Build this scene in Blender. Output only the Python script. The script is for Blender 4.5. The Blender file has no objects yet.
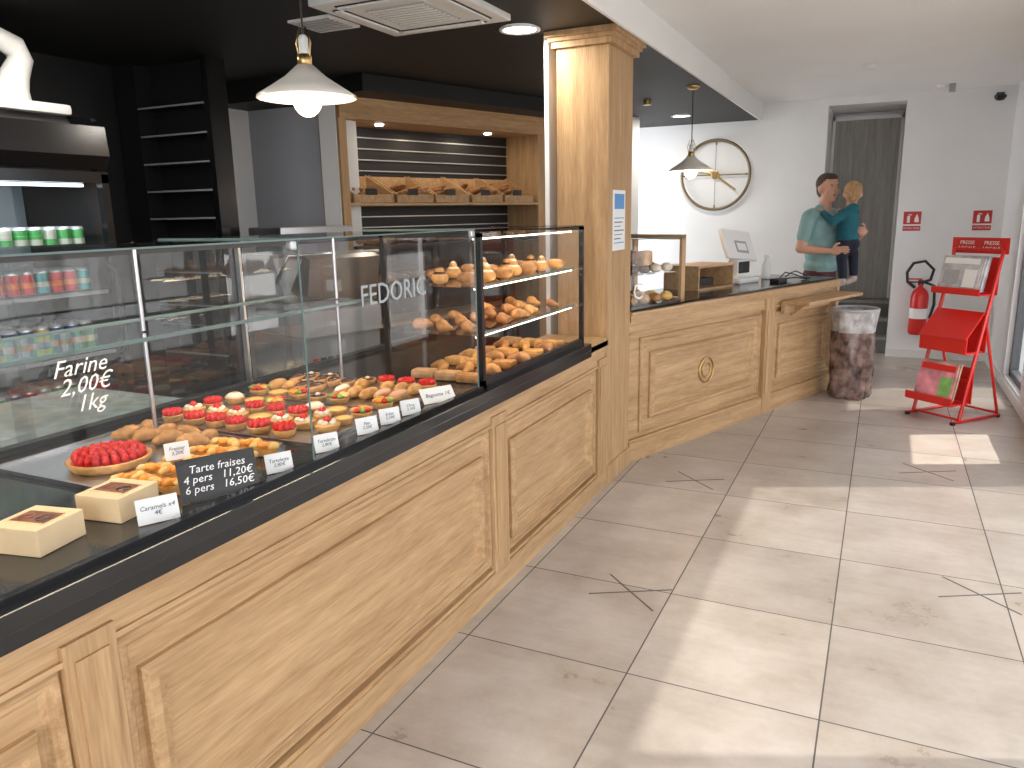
import bpy, bmesh, math, random
import numpy as np
from math import sin,cos,pi,radians,sqrt,atan2
from mathutils import Vector, Matrix
random.seed(7)
S=bpy.context.scene
try:
    S.view_settings.view_transform='Standard'; S.view_settings.look='None'
except Exception: pass

# ------------------------------------------------------------ materials
def nmat(name):
    m=bpy.data.materials.new(name); m.use_nodes=True
    nt=m.node_tree; b=nt.nodes.get('Principled BSDF'); return m,nt,b
def mat(name,col,rough=.5,metal=0,emit=None,es=1,noise=0,nscale=20,bump=0,spec=None):
    m,nt,b=nmat(name)
    b.inputs['Base Color'].default_value=(*col,1); b.inputs['Roughness'].default_value=rough; b.inputs['Metallic'].default_value=metal
    if spec is not None: b.inputs['Specular IOR Level'].default_value=spec
    if emit: b.inputs['Emission Color'].default_value=(*emit,1); b.inputs['Emission Strength'].default_value=es
    if noise or bump:
        tc=nt.nodes.new('ShaderNodeTexCoord'); n=nt.nodes.new('ShaderNodeTexNoise'); n.inputs['Scale'].default_value=nscale; n.inputs['Detail'].default_value=4
        nt.links.new(tc.outputs['Object'],n.inputs['Vector'])
        if noise:
            r=nt.nodes.new('ShaderNodeValToRGB'); r.color_ramp.elements[0].position=.3; r.color_ramp.elements[1].position=.7
            r.color_ramp.elements[0].color=(*[c*(1-noise) for c in col],1); r.color_ramp.elements[1].color=(*[min(1,c*(1+noise)) for c in col],1)
            nt.links.new(n.outputs['Fac'],r.inputs['Fac']); nt.links.new(r.outputs['Color'],b.inputs['Base Color'])
        if bump:
            bp=nt.nodes.new('ShaderNodeBump'); bp.inputs['Strength'].default_value=bump; bp.inputs['Distance'].default_value=.01
            nt.links.new(n.outputs['Fac'],bp.inputs['Height']); nt.links.new(bp.outputs['Normal'],b.inputs['Normal'])
    return m
def wood(name,scale,c1=(.34,.195,.085),c2=(.56,.36,.185),rough=.5):
    m,nt,b=nmat(name); L=nt.links.new
    tc=nt.nodes.new('ShaderNodeTexCoord'); mp=nt.nodes.new('ShaderNodeMapping'); mp.inputs['Scale'].default_value=scale
    L(tc.outputs['Object'],mp.inputs['Vector'])
    n=nt.nodes.new('ShaderNodeTexNoise'); n.inputs['Scale'].default_value=1; n.inputs['Detail'].default_value=8; n.inputs['Roughness'].default_value=.6; n.inputs['Distortion'].default_value=.6
    L(mp.outputs[0],n.inputs['Vector'])
    n2=nt.nodes.new('ShaderNodeTexNoise'); n2.inputs['Scale'].default_value=7; n2.inputs['Detail'].default_value=3
    L(mp.outputs[0],n2.inputs['Vector'])
    mx=nt.nodes.new('ShaderNodeMath'); mx.operation='MULTIPLY_ADD'; mx.inputs[1].default_value=.35
    L(n2.outputs['Fac'],mx.inputs[0])
    sc=nt.nodes.new('ShaderNodeMath'); sc.operation='MULTIPLY'; sc.inputs[1].default_value=.65; L(n.outputs['Fac'],sc.inputs[0]); L(sc.outputs[0],mx.inputs[2])
    r=nt.nodes.new('ShaderNodeValToRGB'); e=r.color_ramp.elements; e[0].position=.36; e[1].position=.64
    e[0].color=(*c1,1); e[1].color=(*c2,1)
    L(mx.outputs[0],r.inputs['Fac']); L(r.outputs['Color'],b.inputs['Base Color'])
    b.inputs['Roughness'].default_value=rough
    bp=nt.nodes.new('ShaderNodeBump'); bp.inputs['Strength'].default_value=.08; bp.inputs['Distance'].default_value=.004
    L(mx.outputs[0],bp.inputs['Height']); L(bp.outputs['Normal'],b.inputs['Normal'])
    return m
def glass(name,tint=(1,1,1),f0=.035,rough=0.0):
    # thin pane: Schlick reflection, two-sided, no refraction
    m=bpy.data.materials.new(name); m.use_nodes=True; nt=m.node_tree; nt.nodes.clear(); L=nt.links.new
    o=nt.nodes.new('ShaderNodeOutputMaterial'); t=nt.nodes.new('ShaderNodeBsdfTransparent'); t.inputs[0].default_value=(*tint,1)
    g=nt.nodes.new('ShaderNodeBsdfGlossy'); g.inputs['Roughness'].default_value=rough
    ge=nt.nodes.new('ShaderNodeNewGeometry'); dt=nt.nodes.new('ShaderNodeVectorMath'); dt.operation='DOT_PRODUCT'
    L(ge.outputs['Incoming'],dt.inputs[0]); L(ge.outputs['Normal'],dt.inputs[1])
    def M(op,a,b_):
        n=nt.nodes.new('ShaderNodeMath'); n.operation=op
        for i,v in enumerate((a,b_)):
            if v is None: continue
            if isinstance(v,(int,float)): n.inputs[i].default_value=v
            else: L(v,n.inputs[i])
        return n.outputs[0]
    c=M('ABSOLUTE',dt.outputs['Value'],None); p=M('POWER',M('SUBTRACT',1,c),5); fr=M('ADD',M('MULTIPLY',p,1-f0),f0)
    x=nt.nodes.new('ShaderNodeMixShader'); L(fr,x.inputs[0]); L(t.outputs[0],x.inputs[1]); L(g.outputs[0],x.inputs[2]); L(x.outputs[0],o.inputs[0])
    return m
def floor_mat():
    m,nt,b=nmat('floor_tile_stone'); L=nt.links.new; N=nt.nodes.new
    tc=N('ShaderNodeTexCoord'); sp=N('ShaderNodeSeparateXYZ'); L(tc.outputs['Object'],sp.inputs[0])
    def M(op,a,bv=None,c=None):
        n=N('ShaderNodeMath'); n.operation=op
        for i,v in enumerate((a,bv,c)):
            if v is None: continue
            if isinstance(v,(int,float)): n.inputs[i].default_value=v
            else: L(v,n.inputs[i])
        return n.outputs[0]
    u=M('DIVIDE',M('ADD',sp.outputs[0],.6665+6),.6); v=M('DIVIDE',M('ADD',sp.outputs[1],-2.2292+6),.6)
    def edge(t):
        f=M('FRACT',t); return M('MINIMUM',f,M('SUBTRACT',1,f))
    e=M('MINIMUM',edge(u),edge(v)); g=M('LESS_THAN',e,.0042)
    cb=N('ShaderNodeCombineXYZ'); L(M('FLOOR',u),cb.inputs[0]); L(M('FLOOR',v),cb.inputs[1])
    wn=N('ShaderNodeTexWhiteNoise'); wn.noise_dimensions='3D'; L(cb.outputs[0],wn.inputs['Vector'])
    off=N('ShaderNodeVectorMath'); off.operation='MULTIPLY_ADD'; L(wn.outputs['Color'],off.inputs[0]); off.inputs[1].default_value=(9,9,9); L(tc.outputs['Object'],off.inputs[2])
    n=N('ShaderNodeTexNoise'); n.inputs['Scale'].default_value=2.6; n.inputs['Detail'].default_value=8; n.inputs['Roughness'].default_value=.68; L(off.outputs[0],n.inputs['Vector'])
    mp=N('ShaderNodeMapping'); mp.inputs['Scale'].default_value=(3,26,1); L(off.outputs[0],mp.inputs[0])
    n2=N('ShaderNodeTexNoise'); n2.inputs['Scale'].default_value=1; n2.inputs['Detail'].default_value=5; L(mp.outputs[0],n2.inputs['Vector'])
    mm=M('ADD',M('MULTIPLY',n.outputs['Fac'],.85),M('MULTIPLY',n2.outputs['Fac'],.15))
    r=N('ShaderNodeValToRGB'); e_=r.color_ramp.elements; e_[0].position=.34; e_[1].position=.64
    e_[0].color=(.36,.30,.245,1); e_[1].color=(.53,.47,.415,1); L(mm,r.inputs['Fac'])
    hs=N('ShaderNodeHueSaturation'); L(r.outputs['Color'],hs.inputs['Color']); L(M('ADD',M('MULTIPLY',wn.outputs['Value'],.16),.92),hs.inputs['Value'])
    mx=N('ShaderNodeMixRGB'); L(g,mx.inputs[0]); L(hs.outputs['Color'],mx.inputs[1]); mx.inputs[2].default_value=(.09,.08,.07,1)
    L(mx.outputs[0],b.inputs['Base Color'])
    L(M('ADD',M('MULTIPLY',mm,.25),M('MULTIPLY_ADD',g,.4,.18)),b.inputs['Roughness'])
    bp=N('ShaderNodeBump'); bp.inputs['Strength'].default_value=.5; bp.inputs['Distance'].default_value=.002; bp.invert=True
    L(g,bp.inputs['Height']); L(bp.outputs['Normal'],b.inputs['Normal'])
    return m

WY=wood('oak_along_counter',(30,1.6,22)); WZ=wood('oak_vertical',(22,22,1.5)); WX=wood('oak_crosswise',(1.6,30,22))
WDK=wood('oak_tray_dark',(1.6,30,22),(.20,.11,.05),(.33,.20,.10))
WHITE=mat('white_wall_paint',(.78,.785,.785),.7,noise=.02,nscale=3,bump=.03)
WHITEC=mat('white_ceiling_paint',(.86,.86,.85),.8,noise=.02,nscale=2)
GREYW=mat('grey_wall_paint',(.42,.43,.47),.7,noise=.04,nscale=3)
BLACKC=mat('black_ceiling_paint',(.007,.007,.008),.6,noise=.1,nscale=4)
BLACK=mat('black_lacquer',(.008,.008,.009),.18)
BLACKM=mat('black_matt',(.009,.009,.010),.5)
BLSTONE=mat('black_stone',(.012,.012,.012),.12,noise=.3,nscale=60)
STEEL=mat('brushed_steel',(.55,.55,.56),.3,1,noise=.05,nscale=40)
BRASS=mat('brass',(.62,.42,.18),.28,1)
GLASS=glass('clear_glass'); GEDGE=mat('glass_edge_green',(.12,.18,.17),.15)
RGLASS=glass('rear_door_glass',(.8,.83,.84),.10)
TINT=glass('tinted_shop_glass',(.42,.42,.42)); TINT2=glass('solar_film_glass',(.36,.36,.36))
WPL=mat('white_plastic',(.78,.78,.77),.35)
GPL=mat('grey_plastic',(.33,.34,.36),.4,noise=.04)
LMARB=mat('pale_worktop',(.36,.42,.40),.25,noise=.2,nscale=18)
RED=mat('red_enamel',(.62,.02,.015),.3); REDS=mat('red_sign',(.5,.02,.02),.5)
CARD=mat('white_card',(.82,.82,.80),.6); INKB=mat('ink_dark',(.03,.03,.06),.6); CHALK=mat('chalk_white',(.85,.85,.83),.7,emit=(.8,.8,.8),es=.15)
SLATE=mat('slate_black',(.015,.015,.016),.5)
CREAMBOX=mat('cream_cardboard',(.78,.58,.34),.6,noise=.04); CARAM=mat('caramel',(.22,.07,.03),.3,noise=.4,nscale=60)
CRUST=mat('pastry_crust',(.42,.20,.06),.5,noise=.35,nscale=45,bump=.3); CRUST2=mat('pastry_golden',(.58,.30,.09),.42,noise=.35,nscale=30,bump=.3)
BREAD=mat('bread_crust',(.34,.16,.06),.6,noise=.45,nscale=28,bump=.5); BREADL=mat('bread_floury',(.50,.30,.15),.7,noise=.3,nscale=24,bump=.4)
STRAW=mat('strawberry_red',(.58,.012,.010),.22,noise=.35,nscale=140,bump=.3); CREAM=mat('whipped_cream',(.80,.72,.57),.45)
CHOC=mat('chocolate',(.07,.025,.012),.25); PINK=mat('pink_icing',(.75,.40,.28),.3); ORANGE=mat('apricot_fruit',(.88,.30,.03),.3,noise=.3,nscale=40); CUST=mat('custard',(.80,.50,.15),.35,noise=.15)
GREENF=mat('green_fruit',(.2,.35,.05),.4)
SKIN=mat('skin',(.62,.34,.24),.5,noise=.06,nscale=12); SHIRT=mat('shirt_teal_grey',(.24,.40,.40),.8,noise=.12,nscale=14,bump=.25)
TROUS=mat('trousers_maroon',(.09,.02,.03),.8,noise=.1,bump=.2); HAIR=mat('hair_brown',(.06,.035,.02),.7,noise=.4,nscale=60,bump=.4)
BLOND=mat('hair_blond',(.42,.25,.12),.7,noise=.3,nscale=60,bump=.4); HOOD=mat('toddler_hoodie_teal',(.012,.12,.16),.85,noise=.15,nscale=14,bump=.25)
NAVY=mat('toddler_trousers_navy',(.012,.016,.035),.85,noise=.2); SHOE=mat('shoe_leather',(.05,.035,.03),.5); SHOEL=mat('toddler_shoe',(.45,.38,.35),.6); EYE=mat('eye_white',(.7,.68,.66),.2); PUP=mat('eye_dark',(.02,.015,.01),.15); LIP=mat('lips',(.42,.16,.13),.5)
ALU=mat('aluminium_slat',(.5,.5,.5),.4,.7)
LED=mat('led_warm',(1,1,1),.5,emit=(1,.82,.55),es=7); LEDW=mat('led_white',(1,1,1),.5,emit=(1,.97,.92),es=14); LEDC=mat('led_cool',(1,1,1),.5,emit=(.7,.85,1),es=3)
BULB=mat('opal_bulb',(1,.9,.75),.3,emit=(1,.68,.40),es=5)
DOORM=wood('grey_door_veneer',(26,26,1.2),(.24,.23,.21),(.37,.36,.33),.55)
BASEW=mat('baseboard_white',(.75,.75,.74),.5)

# ------------------------------------------------------------ builder
class B:
    def __init__(s): s.v=[];s.f=[];s.m=[];s.sm=[];s.mats=[]
    def mi(s,m):
        if m not in s.mats: s.mats.append(m)
        return s.mats.index(m)
    def raw(s,vs,fs,m,smooth=False,M=None):
        o=len(s.v); k=s.mi(m)
        for v in vs:
            v=Vector(v); s.v.append(M@v if M else v)
        for f in fs: s.f.append([i+o for i in f]); s.m.append(k); s.sm.append(smooth)
    def bm(s,b,m,smooth=False,M=None):
        b.verts.index_update(); s.raw([v.co.copy() for v in b.verts],[[v.index for v in f.verts] for f in b.faces],m,smooth,M); b.free()
    def box(s,c,d,m,M=None,rz=0,bev=0):
        b=bmesh.new(); bmesh.ops.create_cube(b,size=1)
        for v in b.verts: v.co=Vector((v.co.x*d[0],v.co.y*d[1],v.co.z*d[2]))
        if bev: bmesh.ops.bevel(b,geom=b.edges[:],offset=min(bev,min(d)*.45),segments=2,affect='EDGES',profile=.7)
        T=Matrix.Translation(c)@Matrix.Rotation(rz,4,'Z')
        s.bm(b,m,False,(M@T) if M else T)
    def bb(s,x0,x1,y0,y1,z0,z1,m,M=None,bev=0): s.box(((x0+x1)/2,(y0+y1)/2,(z0+z1)/2),(abs(x1-x0),abs(y1-y0),abs(z1-z0)),m,M,0,bev)
    def ell(s,c,r,m,M=None,u=14,v=9,R=None):
        b=bmesh.new(); bmesh.ops.create_uvsphere(b,u_segments=u,v_segments=v,radius=1)
        T=Matrix.Translation(c)@(R if R else Matrix())@Matrix.Diagonal((r[0],r[1],r[2],1))
        s.bm(b,m,True,(M@T) if M else T)
    def tube(s,pts,rad,m,M=None,seg=10,closed=False,smooth=True):
        pts=[Vector(p) for p in pts]; n=len(pts)
        if not hasattr(rad,'__len__'): rad=[rad]*n
        vs=[];fs=[]; up=None
        for i in range(n):
            if closed: t=(pts[(i+1)%n]-pts[i-1]).normalized()
            else: t=(pts[min(i+1,n-1)]-pts[max(i-1,0)]).normalized()
            if up is None:
                a=Vector((0,0,1)) if abs(t.z)<.9 else Vector((1,0,0)); up=(a-t*a.dot(t)).normalized()
            else: up=(up-t*up.dot(t)).normalized()
            w=t.cross(up)
            for k in range(seg):
                an=2*pi*k/seg; vs.append(pts[i]+(up*cos(an)+w*sin(an))*rad[i])
        m2=n if closed else n-1
        for i in range(m2):
            j=(i+1)%n
            for k in range(seg): fs.append([i*seg+k,i*seg+(k+1)%seg,j*seg+(k+1)%seg,j*seg+k])
        s.raw(vs,fs,m,smooth,M)
        if not closed:
            s.raw(vs[:seg],[list(range(seg))],m,False,M); s.raw(vs[-seg:],[list(range(seg))],m,False,M)
    def cyl(s,p0,p1,r,m,M=None,seg=18,r1=None): s.tube([p0,p1],[r,r if r1 is None else r1],m,M,seg)
    def lathe(s,prof,c,m,M=None,seg=28):
        vs=[];fs=[];n=len(prof)
        for r,z in prof:
            for k in range(seg): a=2*pi*k/seg; vs.append((c[0]+r*cos(a),c[1]+r*sin(a),c[2]+z))
        for i in range(n-1):
            for k in range(seg): fs.append([i*seg+k,i*seg+(k+1)%seg,(i+1)*seg+(k+1)%seg,(i+1)*seg+k])
        s.raw(vs,fs,m,True,M)
    def prism(s,poly,d,m,M=None,smooth=False):
        d=Vector(d); p=[Vector(q) for q in poly]; n=len(p)
        s.raw(p+[q+d for q in p],[list(range(n))[::-1],list(range(n,2*n))]+[[i,(i+1)%n,n+(i+1)%n,n+i] for i in range(n)],m,smooth,M)
    def ring(s,y0,y1,z0,z1,x,prof,m,M=None,fill=None):
        vs=[];fs=[]
        for ins,out in prof:
            vs+= [(x+out,y0+ins,z0+ins),(x+out,y1-ins,z0+ins),(x+out,y1-ins,z1-ins),(x+out,y0+ins,z1-ins)]
        for i in range(len(prof)-1):
            for k in range(4): fs.append([i*4+k,i*4+(k+1)%4,(i+1)*4+(k+1)%4,(i+1)*4+k])
        s.raw(vs,fs,m,False,M)
    def text(s,t,size,M,m,ext=.0006,font=None,align='CENTER',shear=0,space=1):
        cu=bpy.data.curves.new('t','FONT'); cu.body=t; cu.size=size; cu.extrude=ext; cu.align_x=align; cu.align_y='CENTER'; cu.resolution_u=2; cu.shear=shear; cu.space_line=space
        ob=bpy.data.objects.new('t',cu); S.collection.objects.link(ob)
        dg=bpy.context.evaluated_depsgraph_get(); me=bpy.data.meshes.new_from_object(ob.evaluated_get(dg))
        s.raw([v.co.copy() for v in me.vertices],[list(p.vertices) for p in me.polygons],m,False,M)
        bpy.data.objects.remove(ob); bpy.data.meshes.remove(me); bpy.data.curves.remove(cu)
    def done(s,name,M=None,recalc=True):
        me=bpy.data.meshes.new(name); me.from_pydata([tuple(v) for v in s.v],[],s.f)
        for m in s.mats: me.materials.append(m)
        me.polygons.foreach_set('material_index',s.m); me.polygons.foreach_set('use_smooth',s.sm); me.update()
        if recalc:
            b=bmesh.new(); b.from_mesh(me); bmesh.ops.recalc_face_normals(b,faces=b.faces[:]); b.to_mesh(me); b.free()
        ob=bpy.data.objects.new(name,me); S.collection.objects.link(ob)
        if M: ob.matrix_world=M
        return ob
def frameM(o,x,y,z=None):
    x=Vector(x).normalized(); y=Vector(y).normalized(); z=x.cross(y).normalized() if z is None else Vector(z).normalized()
    return Matrix(((x.x,y.x,z.x,o[0]),(x.y,y.y,z.y,o[1]),(x.z,y.z,z.z,o[2]),(0,0,0,1)))
def simple(name,x0,x1,y0,y1,z0,z1,m,bev=0):
    b=B(); b.bb(x0,x1,y0,y1,z0,z1,m,bev=bev); return b.done(name)

# ------------------------------------------------------------ room shell
simple('floor',-4.4,1.15,-2.4,9.7,-.1,0,floor_mat())
simple('ceiling_white',-1.25,1.15,-2.4,8.85,2.57,2.7,WHITEC)
b=B(); b.bb(-4.4,-1.25,-2.4,8.85,2.41,2.7,BLACKC); b.bb(-4.25,-3.40,4.15,4.5,2.27,2.41,BLACKC); b.done('ceiling_black')
simple('trim_1',-1.25,-1.235,-2.4,8.7,2.395,2.57,WHITEC)
b=B(); b.bb(-4.4,-.60,8.7,8.85,0,2.57,WHITE); b.bb(.10,1.0,8.7,8.85,0,2.57,WHITE); b.bb(-.60,.10,8.7,8.85,2.50,2.57,WHITE)
b.bb(-.75,-.60,8.85,9.6,0,2.6,WHITE); b.bb(.10,.25,8.85,9.6,0,2.6,WHITE); b.bb(-.75,.25,9.55,9.7,0,2.6,WHITE); b.bb(-.6,.1,8.85,9.6,2.5,2.6,WHITE)
b.done('wall_far')
b=B(); SG=mat('step_grey',(.16,.16,.155),.6)
for k in range(3): b.bb(-.598,.098,8.86+.2*k,9.53,.17*k,.17*(k+1)-.03,SG); b.bb(-.598,.098,8.84+.2*k,9.53,.17*(k+1)-.03,.17*(k+1),DOORM)
b.done('stair_steps')
b=B(); b.bb(-.57,.07,9.46,9.52,.515,2.42,DOORM); b.bb(-.598,-.57,9.44,9.53,.515,2.46,BASEW); b.bb(.07,.098,9.44,9.53,.515,2.46,BASEW); b.bb(-.598,.098,9.44,9.53,2.42,2.46,BASEW)
b.cyl((-.5,9.455,1.45),(-.5,9.41,1.45),.012,STEEL); b.cyl((-.5,9.42,1.45),(-.4,9.42,1.45),.009,STEEL); b.done('door_1')
simple('baseboard_far',.10,1.0,8.685,8.7,0,.08,BASEW); simple('baseboard_far_left',-4.2,-.6,8.685,8.7,0,.08,BASEW)
b=B()
def seg(y0,y1,z0,z1): b.bb(1.0,1.15,y0,y1,z0,z1,WHITE)
seg(7.55,8.85,0,2.57); seg(6.65,7.55,0,.1); seg(6.65,7.55,1.82,2.57)
seg(6.05,6.65,0,2.57); seg(5.25,6.05,0,.38); seg(5.25,6.05,1.24,2.57); seg(4.95,5.25,0,2.57); seg(-2.4,4.95,2.35,2.57); seg(-2.4,4.95,0,.08)
b.done('wall_right')
simple('baseboard_right',.985,1.0,4.95,8.68,0,.08,BASEW)
FR=mat('window_frame_grey',(.09,.095,.10),.4)
def window(name,y0,y1,z0,z1,g,div=1):
    w=B()
    for a,c in ((y0,y0+.05),(y1-.05,y1)): w.bb(1.04,1.10,a,c,z0,z1,FR)
    w.bb(1.04,1.10,y0,y1,z0,z0+.05,FR); w.bb(1.04,1.10,y0,y1,z1-.05,z1,FR)
    for k in range(1,div): y=y0+(y1-y0)*k/div; w.bb(1.04,1.10,y-.02,y+.02,z0,z1,FR)
    w.raw([(1.07,y0+.03,z0+.03),(1.07,y1-.03,z0+.03),(1.07,y1-.03,z1-.03),(1.07,y0+.03,z1-.03)],[[0,1,2,3]],g)
    w.done(name)
window('window_1',6.65,7.55,.1,1.82,TINT); window('window_2',5.25,6.05,.38,1.24,GLASS); window('window_3',-2.4,4.95,.08,2.35,TINT2,3)
b=B(); b.bb(-4.4,-4.25,-2.4,3.75,0,2.41,BLACKM); b.bb(-4.4,-4.25,3.75,4.5,0,2.41,WHITE); b.done('wall_left')
b=B(); b.bb(-4.4,-3.55,4.5,4.65,0,2.41,GREYW); b.done('wall_grey')
b=B(); b.bb(-3.55,-3.41,4.42,4.65,0,2.41,WHITE); b.done('wall_pier')
b=B(); b.bb(-4.4,-1.3,-2.55,-2.4,0,2.6,WHITE); b.bb(-1.3,1.15,-2.55,-2.4,2.35,2.6,WHITE)
for x in (-1.3,-.1,1.1): b.bb(x-.03,x+.03,-2.5,-2.44,0,2.35,FR)
b.bb(-1.3,1.1,-2.5,-2.44,0,.06,FR); b.done('wall_rear')
b=B(); PV=mat('pavement',(.42,.40,.37),.8,noise=.15,nscale=2); b.bb(1.15,40,-30,40,-.2,-.02,PV); b.bb(-40,1.15,-30,-2.55,-.2,-.02,PV); b.done('pavement')

# ------------------------------------------------------------ bakery counter (one object)
b=B()
XF=-1.34
b.bb(-2.2,XF,-.9,3.93,0,.80,WY)
b.bb(XF,XF+.03,-.9,3.93,0,.095,WY); b.bb(XF,XF+.022,-.9,3.93,.095,.11,WY)
b.bb(XF,XF+.035,-.9,3.93,.765,.832,WY); b.bb(XF,XF+.02,-.9,3.93,.70,.765,WY)
b.bb(XF,XF+.028,-.9,3.93,.70,.712,WY)
prof=[(0,0),(0,.012),(.008,.020),(.016,.020),(.022,.010),(.03,.010),(.034,.004),(.04,0)]
prof2=[(0,0),(0,.014),(.012,.026),(.03,.026),(.038,.014),(.05,.014),(.056,.006),(.062,.006),(.066,0)]
for y0,y1 in ((-.85,.79),(.90,2.54),(2.68,3.78)):
    b.ring(y0,y1,.125,.695,XF,prof,WY)
    b.ring(y0+.055,y1-.055,.165,.60,XF,prof2,WY)
for y0,y1 in ((.79,.90),(2.545,2.675),(3.79,3.93)):
    b.bb(XF,XF+.03,y0,y1,.095,.74,WZ)
    b.bb(XF,XF+.036,y0+.02,y1-.02,.13,.70,WZ)
b.bb(-1.66,XF+.035,3.58,3.93,.80,.845,WY,bev=.004)
b.bb(-2.25,-1.275,-.9,3.58,.832,.868,BLSTONE,bev=.004)
b.bb(-1.36,-1.275,-.9,3.58,.80,.835,BLACK,bev=.003)
b.bb(-1.325,-1.305,-.9,2.47,.868,.882,BLACK)
def pq(*v,m=GLASS): b.raw(v,[list(range(len(v)))],m)
for y0,y1 in ((-.9,.30),(.305,1.52),(1.525,2.45)):
    pq((-1.315,y0,.872),(-1.315,y1,.872),(-1.315,y1,1.45),(-1.315,y0,1.45)); pq((-1.80,y0,1.454),(-1.315,y0,1.454),(-1.315,y1,1.454),(-1.80,y1,1.454))
    b.bb(-1.80,-1.312,y1,y1+.004,1.45,1.458,GEDGE)
    b.bb(-1.317,-1.312,y1,y1+.002,.872,1.45,GEDGE)
    b.box((-1.315,y1-.02,1.44),(.016,.022,.022),STEEL,bev=.004)
b.bb(-1.317,-1.312,-.9,2.45,1.452,1.456,GEDGE)
b.bb(-2.22,-2.18,-.9,3.5,1.40,1.43,BLACKM); b.bb(-2.22,-2.18,-.9,3.5,.868,.885,BLACKM)
for k,(y0,y1) in enumerate(((-.9,.25),(.2,1.35),(1.3,2.47),(2.42,3.5))):
    x=-2.205+.012*(k%2); pq((x,y0,.885),(x,y1,.885),(x,y1,1.40),(x,y0,1.40),m=RGLASS)
for y in (-.3,.95,2.2,3.48): b.bb(-2.20,-2.18,y-.006,y+.006,.885,1.40,STEEL)
pq((-2.16,-.9,1.194),(-1.78,-.9,1.194),(-1.78,2.45,1.194),(-2.16,2.45,1.194)); b.bb(-1.783,-1.777,-.9,2.45,1.188,1.199,GEDGE); b.bb(-2.163,-2.157,-.9,2.45,1.188,1.199,GEDGE)
for y in (.3,1.52,2.4):
    b.cyl((-1.9,y,1.19),(-1.9,y,.868),.006,STEEL); b.cyl((-1.9,y,1.198),(-1.9,y,1.45),.006,STEEL)
b.bb(-1.80,-1.78,-.9,2.45,1.437,1.449,BLACKM); b.bb(-1.795,-1.785,-.85,2.4,1.433,1.437,LED)
XB=-1.74   # back of the tall end case
for x in (-1.325,XB):
    for y in (2.475,3.53): b.bb(x,x+.02,y,y+.02,.868,1.44,BLACK)
b.bb(XB,-1.305,2.475,2.495,1.425,1.445,BLACK); b.bb(XB,-1.305,3.53,3.55,1.425,1.445,BLACK); b.bb(-1.325,-1.305,2.475,3.55,.868,.90,BLACK); b.bb(XB,XB+.02,2.475,3.55,1.425,1.445,BLACK)
pq((XB,2.495,1.444),(-1.305,2.495,1.444),(-1.305,3.53,1.444),(XB,3.53,1.444)); pq((-1.315,2.495,.9),(-1.315,3.53,.9),(-1.315,3.53,1.44),(-1.315,2.495,1.44))
pq((XB,3.54,.88),(-1.32,3.54,.88),(-1.32,3.54,1.43),(XB,3.54,1.43)); pq((XB,2.485,.88),(-1.32,2.485,.88),(-1.32,2.485,1.43),(XB,2.485,1.43)); pq((XB+.01,2.495,.88),(XB+.01,3.53,.88),(XB+.01,3.53,1.43),(XB+.01,2.495,1.43))
for z in (1.06,1.24):
    pq((XB+.03,2.5,z+.003),(-1.345,2.5,z+.003),(-1.345,3.52,z+.003),(XB+.03,3.52,z+.003)); b.bb(-1.347,-1.343,2.5,3.52,z-.002,z+.008,GEDGE)
    b.bb(-1.36,-1.35,2.52,3.5,z-.008,z-.002,LED)
b.bb(-1.36,-1.35,2.52,3.5,1.415,1.42,LED)
LET=mat('reflected_lettering',(.36,.39,.40),.5)  # storefront lettering's reflection, built as pale letters on the case glass
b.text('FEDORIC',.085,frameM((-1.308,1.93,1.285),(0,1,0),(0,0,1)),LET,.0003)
Mb=frameM((-2.175,1.50,1.02),(-0,1,0),(0,0,1))
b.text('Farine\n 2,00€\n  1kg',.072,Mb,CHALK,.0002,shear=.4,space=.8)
b.done('bakery_display_counter')

# ------------------------------------------------------------ register counter
e=Vector((.362,.932,0)).normalized(); nrm=Vector((.932,-.362,0)).normalized()
A=Vector((-1.31,4.365,0))
MC=frameM(A,nrm,e,(0,0,1))
Lc=2.78
b=B()
b.bb(-.62,-.03,0,Lc,0,.90,WY)
b.bb(-.03,0,0,Lc,0,.12,WY); b.bb(-.03,-.006,0,Lc,.12,.135,WY)
b.bb(-.03,.0,0,Lc,.865,.905,WY); b.bb(-.03,-.012,0,Lc,.80,.865,WY); b.bb(-.03,-.004,0,Lc,.79,.80,WY)
b.bb(-.64,.012,-.0,Lc+.01,.905,.925,WY,bev=.004)
b.bb(-.63,-.03,.0,Lc,.925,.94,BLSTONE)
b.ring(.12,1.55,.16,.76,-.03,prof,WY); b.ring(.22,1.45,.24,.66,-.03,prof2,WY)
b.ring(1.74,Lc-.06,.16,.76,-.03,prof,WY); b.ring(1.82,Lc-.14,.24,.66,-.03,prof2,WY)
b.bb(-.03,.004,1.58,1.71,0,.865,WZ); b.bb(-.03,.010,1.605,1.685,.16,.78,WZ)
b.bb(-.03,.0,Lc-.05,Lc,0,.865,WZ)
b.bb(.0,.22,1.80,2.72,.81,.835,WY,bev=.005); b.bb(0,.03,1.8,2.72,.74,.81,WY)
for y in (1.95,2.55): b.prism([(.0,y,.81),(.14,y,.81),(.0,y,.70)],(0,.02,0),WY)
th=[2*pi*k/40 for k in range(40)]
b.tube([(-.024,.86+.085*cos(t),.45+.085*sin(t)) for t in th],.006,BRASS,seg=6,closed=True)
b.tube([(-.024,.86+.05*cos(t),.45+.05*sin(t)) for t in th],.004,BRASS,seg=6,closed=True)
b.done('register_counter',MC)

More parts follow.
